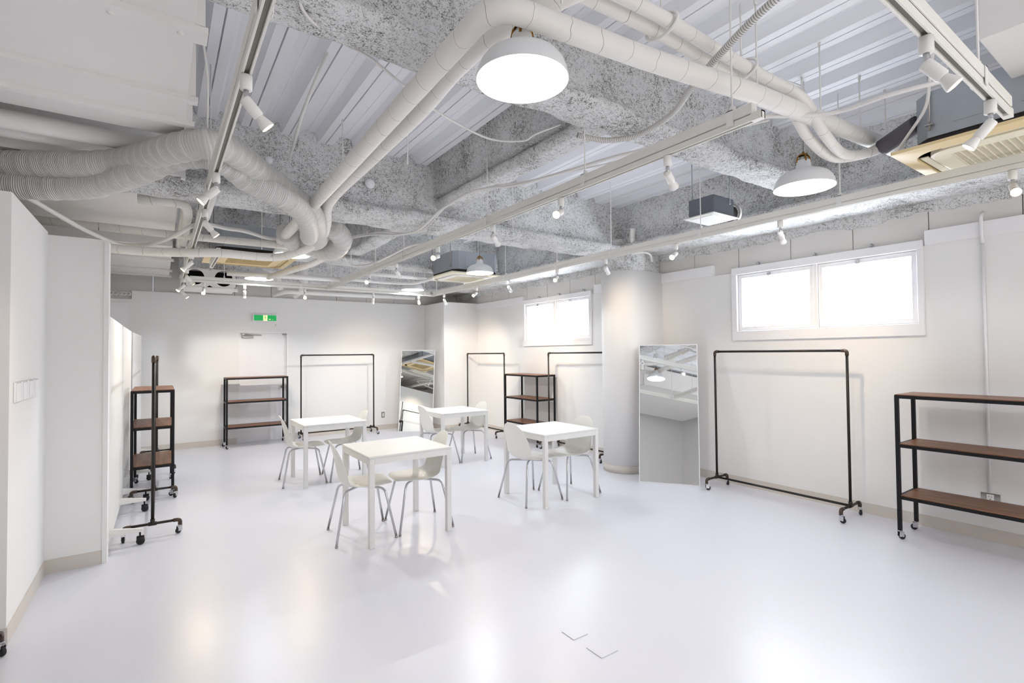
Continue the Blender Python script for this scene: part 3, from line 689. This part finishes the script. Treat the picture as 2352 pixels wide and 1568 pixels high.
for i, (g, x_, y_, d) in enumerate(SPOTS):
    o = sp0 if i == 0 else copy_tree(sp0); o.location = (x_, y_, ZR); k_ = cnt[g] = cnt.get(g, -1) + 1
    if g == 'X': lab = ['leftmost', 'second from the left', 'third from the left', 'fourth from the left', 'rightmost'][k_] + ' spotlight of '
    elif g == 'N': lab = ['lit spotlight halfway along ', 'spotlight at the end of '][k_]
    else: lab = ('farthest' if k_ == tot[g]-1 else ORD[k_]) + (' ' if k_ in (0, tot[g]-1) else ' nearest ') + 'spotlight on '
    o['label'] = 'white ' + lab + GN[g]; o['group'] = 'spotlights on ' + GN[g]
    d = Vector(d).normalized(); q = (-d).to_track_quat('Z', 'Y')
    hd = [c_ for c_ in kids(o) if c_.name.startswith('lamp_head')][0]
    hd.rotation_mode = 'QUATERNION'; hd.rotation_quaternion = q
    L = bpy.data.lights.new('spotlight_beam', 'SPOT'); L.energy = SPOT_W*(2.6 if g in 'X' else (1.6 if y_ > 5 else 1))*(.5 if g == 'C' else 1.3 if g == 'L' else 2.3 if g == 'R' and d.x > 0 and k_ != 3 else .8 if g == 'R' else 1); L.spot_size = D(78); L.spot_blend = 1.0; L.shadow_soft_size = .02; L.color = (1,.80,.56)
    lo = bpy.data.objects.new('spotlight_beam', L); C.objects.link(lo); lo.location = Vector((x_, y_, ZR-.098)) + d*.128
    lo.rotation_mode = 'QUATERNION'; lo.rotation_quaternion = q

# ---------------------------------------------------------------- air conditioners and fan
def rrect(h, r, n=8, x0=0, y0=0):
    out = []
    for cx, cy, a0 in ((h-r,h-r,0),(-h+r,h-r,90),(-h+r,-h+r,180),(h-r,-h+r,270)):
        for k in range(n+1):
            a = D(a0+90*k/n); out.append((x0+cx+r*math.cos(a), y0+cy+r*math.sin(a)))
    return out
def make_ac(label, panel_m, inner_m, grille_m, loc, H=.27):
    r = thing('ceiling_air_conditioner', label, 'air conditioner', loc, 0, 'four-way ceiling air conditioners')
    s = .475; mb = MB()
    # panel: outer ring dished up to the slot
    def ringface(p_out, z1, p_in, z2, m=mb):
        a = [m.v((x_,y_,z1)) for x_,y_ in p_out]; b_ = [m.v((x_,y_,z2)) for x_,y_ in p_in]; n = len(a)
        for k in range(n): m.f([a[k], a[(k+1)%n], b_[(k+1)%n], b_[k]])
    o1, o2, o3 = rrect(s,.012), rrect(s,.012), rrect(s-.075,.14)
    ringface(o1, .03, o2, .012); ringface(o2, .012, o3, 0); ringface(o3, 0, o3, .028); ringface(o3, .028, o1, .03)
    mb.build('panel', panel_m, r)
    mb = MB(); a3, a4 = rrect(s-.075,.14), rrect(s-.135,.10); ringface(a3, .028, a4, .028, mb); mb.build('air_slot', HOLE, r)
    mb = MB(); i0, i1, g0 = rrect(s-.135,.10), rrect(s-.15,.09), rrect(.245,.01)
    ringface(i0, .028, i0, .004, mb); ringface(i0, .004, i1, 0, mb); ringface(i1, 0, g0, .0, mb); ringface(g0, 0, g0, .018, mb)
    mb.build('inner_panel', inner_m, r)
    g = MB().box(-.245, .245, -.245, .245, .016, .02)
    g.build('filter', SLOT if grille_m is not TAN else TAN, r)
    g = MB()
    for k in range(33): x_ = -.24+.015*k; g.box(x_-.0028, x_+.0028, -.244, .244, .002, .012)
    for k in range(15): y_ = -.24+.0343*k; g.box(-.244, .244, y_-.003, y_+.003, .0, .010)
    g.build('grille', grille_m, r)
    lv = MB()
    for k in range(4):
        M = Matrix.Rotation(k*PI/2, 4, 'Z'); lv.M = M; lv.box(-.26, .26, -.388, -.35, .012, .018)
    lv.build('louver', inner_m, r)
    b_ = .385; c_ = .07; pl = [(-b_+c_,-b_),(b_-c_,-b_),(b_,-b_+c_),(b_,b_-c_),(b_-c_,b_),(-b_+c_,b_),(-b_,b_-c_),(-b_,-b_+c_)]
    MB().prism(pl, .085, .085+H).build('casing', GALV, r)
    MB().prism([(x_*.985, y_*.985) for x_, y_ in pl], .028, .085).build('casing_base', DARKB, r)
    for sx, sy in ((-1,0),(0,-1)):
        for t in (-.2, .08):
            MB(Matrix.Rotation(0 if sy else -PI/2, 4, 'Z')).box(t, t+.13, -b_-.003, -b_+.001, .14, .14+H*.5).build('knockout_plate', GALV, r)
    for sx, sy in ((-1,-1),(1,-1),(1,1),(-1,1)):
        h_ = MB().box(sx*(b_+.02)-.012, sx*(b_+.02)+.012, sy*.30-.02, sy*.30+.02, .15, .158).cyl((sx*(b_+.02), sy*.30, .12), (sx*(b_+.02), sy*.30, 3.47-loc[2]), .0055, 8); h_.build('hanging_rod', STEEL, r)
    return r
ac1 = make_ac('yellowed ceiling air conditioner at the right edge, near the camera', BEIGE, CREAM, CREAM, (4.09, .70, 2.725))
ac2 = make_ac('cream ceiling air conditioner with a lamp hanging in front of it', CREAM, METAL_W, CREAM, (3.90, 6.88, 2.725))
ac3 = make_ac('yellowed ceiling air conditioner with a tan filter, behind the left tracks', BEIGE, BEIGE, TAN, (.90, 6.95, 2.73))

r = thing('ventilation_fan', 'grey box ventilation fan with a white grille between the two front beams', 'fan', (4.33, 2.86, 2.83))
MB().bev(-.20, .20, -.165, .165, 0, .012, .004).build('grille_frame', METAL_W, r)
MB().bev(-.15, .15, -.12, .12, -.004, .0, .002).build('grille_plate', FRAME, r)
MB().bev(-.155, .165, -.135, .135, .012, .185, .003).build('housing', GREYM, r)
MB().bev(.165, .22, -.09, .09, .03, .17, .003).build('outlet_collar', GREYM, r)
MB().lathe([(.078,.2),(.078,.33),(.065,.33),(.065,.2)], 24, (0,0,.10), 'x').build('duct_spigot', DARKB, r)
MB().lathe([(.105,.33),(.105,.36),(.085,.36),(.085,.33)], 24, (0,0,.10), 'x').build('wall_sleeve', METAL_W, r)
for x_, y_ in ((-.10,.13),(.10,-.137)): MB().cyl((x_,y_,.185), (x_,y_,.63), .005, 8).bev(x_-.012, x_+.012, y_-.004, y_+.004, .13, .185, .001).build('hanging_rod', GALV, r)

# ---------------------------------------------------------------- ducts on the left
def flange(mb, y_, w_=.05, x0=-2.4, x1=.155, z0=2.875): mb.box(x0, x1, y_, y_+w_, z0, z0+.026)
r = thing('ceiling_duct_box', 'large white duct box filling the upper left corner', 'duct', (0,0,0))
MB().box(-2.4, .11, -1.6, 3.43, 2.90, 3.36).build('duct_body', DUCT, r)
mb = MB(); mb.grid([[( -2.4, y_, z_), (.11, y_, z_)] for y_, z_ in ((3.43,2.90),(3.55,2.905),(3.68,2.92),(3.80,2.955),(3.90,3.02),(3.93,3.10),(3.93,3.36))]); mb.build('curved_end', DUCT, r)
for y_, w_ in ((2.36,.10),(3.03,.05),(3.36,.05),(1.2,.08)):
    mb = MB(); flange(mb, y_, w_); mb.box(.11, .145, y_, y_+w_, 2.90, 3.36); f = mb.build('flange', DUCT, r)
    if w_ > .07:
        for k in range(11): MB().lathe([(0,2.868),(.011,2.868),(.012,2.875)], 6, (.06-.22*k, y_+w_/2, 0)).build('bolt', DUCT, f)
r = thing('ceiling_duct_box', 'white duct box under the two flexible ducts, past the round pipes', 'duct', (0,0,0))
MB().box(-1.9, .12, 4.42, 6.60, 2.90, 3.36).build('duct_body', DUCT, r)
MB().box(.12, .15, 4.42, 4.47, 2.88, 3.36).build('flange', DUCT, r); MB().box(.12, .15, 6.55, 6.60, 2.88, 3.36).build('flange', DUCT, r)
r = thing('ceiling_duct_box', 'white riveted duct box toward the far wall on the left', 'duct', (0,0,0))
MB().box(-1.9, .12, 7.35, 10.1, 2.90, 3.36).build('duct_body', DUCT, r)
for y_ in (7.6, 8.3, 9.35, 10.0):
    mb = MB(); flange(mb, y_, .07, -1.9, .15, 2.872); f = mb.build('flange', DUCT, r)
    for k in range(9): MB().lathe([(0,2.866),(.008,2.866),(.009,2.872)], 6, (.02-.11*k, y_+.035, 0)).build('rivet', DUCT, f)
o = MB().tube([(-2.6, 4.06, 2.955), (.14, 4.06, 2.955)], .055, 20).build('round_pipe', DUCT); tag(o, 'smooth round pipe between the two near duct boxes', 'pipe')
o = MB().tube([(-2.6, 4.25, 2.97), (.10, 4.25, 2.97)], .06, 20).build('round_pipe', DUCT); tag(o, 'second smooth round pipe touching the farther duct box', 'pipe')
# duct end with two dark openings
r = thing('duct_end_box', 'white duct end with two round dark openings above the far left track', 'duct', (0,0,0))
mb = MB()
def plate_with_holes(mb, x0, x1, z0, z1, y_, holes, n=28):
    xs = [x0] + [(a[0]+b_[0])/2 for a, b_ in zip(holes, holes[1:])] + [x1]
    for (hx, hz, hr), a, b_ in zip(holes, xs, xs[1:]):
        inn, out = [], []
        for k in range(n):
            t = 2*PI*(k+.5)/n; c_, s_ = math.cos(t), math.sin(t); inn.append(mb.v((hx+hr*c_, y_, hz+hr*s_)))
            q = min([(v-hx)/c_ for v in (a, b_) if (v-hx)/c_ > 0] + [(v-hz)/s_ for v in (z0, z1) if (v-hz)/s_ > 0]); out.append(mb.v((hx+q*c_, y_, hz+q*s_)))
        for k in range(n): mb.f([inn[k], inn[(k+1)%n], out[(k+1)%n], out[k]])
plate_with_holes(mb, .30, .975, 2.61, 2.885, 8.9, [(.43,2.755,.115),(.80,2.752,.12)])
mb.box(.30, .31, 8.9, 9.6, 2.61, 2.885).box(.965, .975, 8.9, 9.6, 2.61, 2.885).box(.30, .975, 8.9, 9.6, 2.88, 2.89).box(.30, .975, 8.9, 9.6, 2.60, 2.61)
mb.build('duct_body', DUCT, r)
MB().box(.31, .965, 9.15, 9.2, 2.61, 2.88).build('duct_interior', HOLE, r)
MB().box(.28, .99, 8.87, 8.93, 2.56, 2.60).build('flange', DUCT, r)
r = thing('ceiling_unit_box', 'white metal ceiling box at the top right corner', 'box', (0,0,0))
MB().bev(3.12, 4.4, -1.2, .655, 3.0, 3.38, .004).build('box_body', METAL_W, r); MB().box(3.115, 4.41, .30, .305, 2.998, 3.381).build('panel_seam', SLOT, r)

# ---------------------------------------------------------------- pipes
def pipe(name, label, pts, r_, m, n=14, rad=.08, group=None, sm=False, cat='pipe', cap=True):
    pts = spline(pts, 7) if sm else bend(pts, rad)
    o = MB().tube(pts, r_, n, cap=cap).build(name, m); tag(o, label, cat, group); return o
pipe('insulated_pipe', 'thick white wrapped pipe with an elbow over the nearest lamp', [(1.02, 5.63, 2.755), (.99, 3.18, 2.785), (1.02, 1.56, 2.88), (1.85, 1.50, 2.90), (2.52, 1.40, 2.90), (4.34, 1.37, 3.0)], .048, PIPEW, rad=.13)
pipe('insulated_pipe', 'second wrapped pipe running just right of the thick one', [(1.33, 5.19, 2.72), (1.24, 4.72, 2.755), (1.15, 4.26, 2.84), (1.18, 3.30, 2.90), (1.22, 2.67, 2.955), (1.19, 2.15, 2.965), (1.22, 1.82, 2.98), (1.36, 1.57, 3.04), (1.55, 1.40, 3.12)], .042, PIPEW, sm=True)
for dx, lb in ((0, 'upper pipe of the strapped pair at the top'), (.085, 'lower pipe of the strapped pair at the top')):
    o = pipe('refrigerant_pipe', lb, [(1.47, 1.51+dx, 3.12), (1.65, 1.49+dx, 3.11), (1.95, 1.47+dx, 3.10), (2.35, 1.48+dx, 3.10), (2.74, 1.46+dx, 3.08), (2.97, 1.37+dx, 2.985), (3.22, 1.37+dx, 2.85), (3.61, 1.42+dx*.8, 2.83), (3.84, 1.36+dx*.5, 2.87), (3.92, 1.28+dx*.3, 2.92)], .030, PIPEW, sm=True, group='strapped refrigerant pipe pair')
for x_ in (1.93, 2.60):
    o = MB().tube([(x_, 1.515+.09*math.cos(2*PI*k/20), 3.10+.05*math.sin(2*PI*k/20)) for k in range(21)], .008, 8).cyl((x_, 1.515, 3.15), (x_, 1.515, 3.47), .005, 8).build('pipe_strap', METAL_W)
    tag(o, 'strap of the pipe pair ' + ('at the top middle' if x_ < 2.5 else 'by the middle track end'), 'strap', 'pipe straps')
pipe('foam_pipe_cover', 'dark grey foam cover on the pipe into the near air conditioner', [(3.90, 1.31, 2.90), (3.86, 1.20, 2.93), (3.80, 1.09, 2.95)], .052, mat('dark_grey_foam', '#57545a', .7), sm=True, cat='insulation')
def flexduct(label, pts, r_):
    P = spline(pts, 26); o = MB().tube(P, r_, 24, rr=lambda L, i: r_*(1+.035*math.sin(L*70)+.02*noise.noise(Vector((L*4,i*.01,r_*9))))).build('flexible_duct', FLEX); tag(o, label, 'flexible duct', 'ribbed white flexible ducts')
flexduct('upper ribbed flexible duct swinging under the left duct boxes', [(-1.7, 5.0, 2.80), (-1.2, 4.70, 2.80), (-.84, 4.47, 2.80), (-.57, 4.30, 2.80), (-.34, 4.15, 2.80), (-.16, 4.01, 2.82), (.06, 3.60, 2.805), (.21, 3.43, 2.81), (.35, 3.53, 2.84), (.57, 3.84, 2.83), (.78, 4.06, 2.79), (1.03, 4.36, 2.74), (1.24, 5.0, 2.73), (1.30, 5.3, 2.72), (1.22, 5.6, 2.74)], .085)
flexduct('lower ribbed flexible duct hanging below the other one', [(-1.7, 4.95, 2.66), (-1.2, 4.66, 2.66), (-.84, 4.46, 2.66), (-.58, 4.36, 2.665), (-.35, 4.22, 2.685), (-.11, 3.96, 2.74), (.07, 3.78, 2.81), (.25, 3.70, 2.83), (.38, 3.75, 2.80), (.48, 3.82, 2.76), (.72, 3.90, 2.70), (.90, 4.10, 2.66), (1.05, 4.55, 2.655), (1.15, 5.0, 2.68)], .078)
flexduct('thick ribbed duct going down toward the hidden pendant lamp', [(1.35, 4.95, 2.80), (1.52, 5.2, 2.74), (1.50, 5.55, 2.68), (1.32, 5.95, 2.80), (1.25, 6.3, 2.95)], .10)
flexduct('bulging grey ribbed duct end behind the thick pipe', [(1.02, 5.35, 2.78), (1.16, 5.6, 2.74), (1.34, 5.75, 2.76)], .10)
pipe('insulated_pipe', 'wrapped pipe crossing behind the long left track', [(-1.6, 6.10, 2.80), (.3, 6.02, 2.775), (1.10, 5.78, 2.735), (1.62, 5.68, 2.73), (1.50, 6.3, 2.66), (1.22, 7.6, 2.64)], .037, PIPEW, rad=.06)
pipe('insulated_pipe', 'wrapped pipe over the tan air conditioner ending in a thick elbow', [(-1.6, 6.10, 2.60), (-.1, 6.00, 2.58), (.26, 5.80, 2.573), (.47, 5.72, 2.585), (.87, 5.84, 2.60), (1.06, 5.80, 2.61), (1.25, 5.40, 2.66), (1.30, 5.05, 2.72)], .042, PIPEW, rad=.12)
pipe('insulated_pipe', 'straight white pipe beyond the tan air conditioner', [(.72, 7.62, 2.66), (1.42, 7.55, 2.665), (2.16, 7.52, 2.67)], .035, METAL_W)
pipe('insulated_pipe', 'thin white pipe crossing before the middle air conditioner', [(2.35, 7.2, 2.74), (3.40, 7.2, 2.74)], .030, METAL_W)
pipe('insulated_pipe', 'pale pipe dipping beside the small far lamp', [(2.3, 7.62, 2.70), (2.9, 7.55, 2.68), (3.25, 7.3, 2.67), (3.45, 7.05, 2.73)], .022, METAL_W, sm=True)
pipe('insulated_pipe', 'low white pipe along the top of the far wall', [(1.62, 9.6, 2.62), (1.78, 9.3, 2.655), (2.5, 9.35, 2.66), (4.2, 9.45, 2.69)], .035, METAL_W)
pipe('drain_pipe', 'white upright pipe behind the far track, thicker one', [(2.05, 9.2, 3.4), (2.05, 9.2, 2.75), (1.95, 9.5, 2.62)], .06, METAL_W, rad=.1)
pipe('drain_pipe', 'white curved pipe behind the far track beside the thicker one', [(1.2, 9.3, 3.0), (1.62, 9.25, 2.95), (1.68, 9.3, 2.68)], .05, METAL_W, rad=.14)
pipe('drain_pipe', 'thick white pipe bending down beside the left duct box', [(-.15, 4.95, 2.82), (.165, 4.92, 2.82), (.19, 5.1, 2.79), (.20, 6.5, 2.79)], .038, PIPEW, rad=.08)
pipe('drain_pipe', 'white pipe right of the left track, running away', [(.34, 4.4, 2.86), (.33, 5.2, 2.80), (.33, 5.75, 2.86)], .032, METAL_W, rad=.08)
pipe('drain_pipe', 'white pipe standing beside the far left duct', [(.175, 5.6, 3.0), (.18, 7.4, 2.92)], .03, METAL_W)
pipe('drain_pipe', 'loose white pipe piece pointing down from the deck', [(.83, 3.15, 3.42), (.80, 3.66, 3.24), (.80, 4.1, 3.05)], .011, METAL_W, rad=.05)
pipe('corrugated_conduit', 'ribbed conduit sweeping from the top to the short joist', [(2.22, 2.42, 2.98), (2.40, 2.34, 2.96), (2.53, 2.18, 2.97), (2.50, 1.90, 2.985), (2.36, 1.66, 3.0), (2.26, 1.45, 3.02), (2.18, 1.20, 3.06), (2.16, 1.02, 3.10), (2.14, .75, 3.2)], .018, CORR, sm=True, cat='conduit')
pipe('bent_conduit', 'short bent conduit on the sprayed column head', [(4.98, 4.44, 2.83), (5.10, 4.36, 2.85), (5.22, 4.34, 2.83), (5.33, 4.40, 2.76)], .014, METAL_W, sm=True, cat='conduit')
pipe('wrapped_stub', 'crumpled white wrapped stub standing over the round column', [(4.86, 4.30, 3.12), (4.87, 4.32, 3.02), (4.90, 4.33, 2.93)], .032, PIPEW, sm=True)
CB = [('white_cable', 'thin white cable arching over the thick pipe', [(.40, 1.9, 3.3), (.46, 2.17, 3.03), (.66, 2.36, 3.04), (.85, 2.43, 3.04), (1.12, 2.60, 3.04), (1.28, 2.70, 3.04), (1.55, 2.82, 3.04), (1.86, 2.90, 3.04), (2.06, 2.80, 3.04), (2.08, 2.69, 3.05), (2.20, 2.56, 3.1)], .007),
 ('white_cable', 'bundle of white cables swinging along the middle of the ceiling', [(1.20, 6.4, 2.87), (1.66, 5.95, 2.89), (1.90, 5.45, 2.89), (2.08, 4.72, 2.79), (2.06, 4.02, 2.86), (2.10, 3.52, 2.89), (2.29, 3.22, 2.89), (2.42, 2.80, 2.89), (2.51, 2.42, 2.89), (2.65, 2.00, 2.89), (2.70, 1.60, 2.89), (3.06, 1.28, 2.89), (3.10, 1.0, 2.89), (3.3, .7, 2.93)], .012),
 ('white_cable', 'thinner cable beside the cable bundle', [(1.7, 5.98, 2.92), (2.0, 5.45, 2.93), (2.14, 4.72, 2.80), (2.12, 4.05, 2.90), (2.18, 3.55, 2.93), (2.38, 3.2, 2.93), (2.52, 2.80, 2.92), (2.62, 2.42, 2.90), (2.78, 2.00, 2.93), (2.95, 1.55, 2.93)], .006),
 ('white_cable', 'thick grey white cable sagging from the picture edge to the left track', [(-1.1, 4.45, 2.70), (-.88, 4.60, 2.685), (-.76, 4.76, 2.675), (-.66, 5.10, 2.66), (-.52, 5.68, 2.66), (-.31, 6.15, 2.655), (-.07, 5.98, 2.66), (.10, 5.55, 2.67), (.22, 5.20, 2.70), (.33, 5.35, 2.77), (.52, 5.52, 2.79), (.68, 5.55, 2.79), (.92, 5.75, 2.79), (1.08, 5.85, 2.82)], .019),
 ('white_cable', 'curling cable between the middle track and the far pipes', [(1.95, 6.6, 2.83), (2.10, 6.75, 2.76), (2.28, 6.55, 2.76), (2.36, 6.1, 2.80), (2.45, 5.6, 2.86), (2.52, 5.1, 2.80)], .014),
 ('white_cable', 'cable dropping from the deck to the near air conditioner', [(2.9, .75, 3.0), (3.2, .85, 3.05), (3.45, .93, 3.04), (3.62, 1.0, 2.96), (3.72, 1.12, 2.86), (3.78, 1.2, 2.80)], .009),
 ('white_cable', 'cable hanging along the near end of the left track', [(.30, .9, 3.2), (.30, 1.5, 3.18), (.33, 1.75, 2.98), (.30, 2.2, 2.86), (.28, 2.7, 2.78), (.27, 3.2, 2.74)], .006),
 ('white_cable', 'two-strand cable looping over the left duct flange', [(.16, 3.0, 3.3), (.20, 3.1, 3.05), (.22, 3.4, 2.9), (.24, 3.6, 2.75)], .006),
 ('white_cable', 'cable crossing the deck toward the pale blue junction box', [(2.62, 1.85, 3.40), (2.95, 1.75, 3.28), (3.3, 1.72, 3.36), (3.66, 1.70, 3.41), (3.72, 1.69, 3.30), (3.78, 1.66, 3.22)], .006)]
for n_, l_, p_, r_ in CB: pipe(n_, l_, p_, r_, CABLE, n=8, sm=True, cat='cable')
# free rods from the deck
for i, (x_, y_, z0, z1) in enumerate(((1.42, 3.30, 2.90, 3.47), (1.16, 3.95, 2.92, 3.40), (3.95, 1.45, 2.98, 3.47), (4.30, 1.42, 2.98, 3.47), (2.62, 1.44, 2.97, 3.47), (1.30, 1.50, 2.95, 3.47), (3.02, 4.3, 2.86, 3.47), (.95, 6.35, 2.78, 3.47), (3.30, 1.42, 3.0, 3.47))):
    o = MB().cyl((x_,y_,z0), (x_,y_,z1), .005, 8).lathe([(.009,0),(.009,.03)], 6, (x_,y_,z1-.04), close=True).build('threaded_rod', METAL_W)
    tag(o, ['rod beside the thick pipe, over the left joist bay', 'short rod ending above the thick pipe', 'rod at the end of the thick pipe', 'rod by the dark foam pipe cover', 'rod holding the thick pipe at the middle track end', 'rod over the pipe elbow', 'rod in front of the deep beam, right side', 'rod above the tan air conditioner', 'rod between the pipe pair and the near air conditioner'][i], 'rod', 'threaded rods hanging from the deck')
o = MB().lathe([(0,0),(.045,.002),(.05,.02),(.05,.045),(0,.045)], 24, (2.95, 7.35, 2.90)).build('smoke_detector', METAL_W); tag(o, 'round white smoke detector before the middle air conditioner', 'detector')
for x_, z_, r_, lb in ((1.60, 3.16, .045, 'round white hole cap in the web of the deep beam'), (.74, 3.2, .030, 'small white disc left on the deep beam')):
    o = MB().lathe([(0,4.585),(r_,4.585),(r_,4.60)], 24, (x_, 0, z_), 'y').build('beam_sleeve_cap', DECK); tag(o, lb, 'cap')

for i, y_ in enumerate((1.98, 2.49, 3.10, 5.99, 6.60, 7.15)):
    o = MB().tube(spline([(XR+.02, y_, 2.575), (XR-.005, y_, 2.58), (XR-.018, y_+.006, 2.567), (XR-.014, y_+.012, 2.552)], 5), .005, 8).bev(XR+.012, XR+.03, y_-.012, y_+.012, 2.54, 2.58, .003).build('wall_hook', CHROME)
    tag(o, ['nearest', 'middle', 'farthest'][i % 3] + (' small hook above the wide window over the rack' if i < 3 else ' small hook above the window beyond the column'), 'hook', 'hooks above the windows')
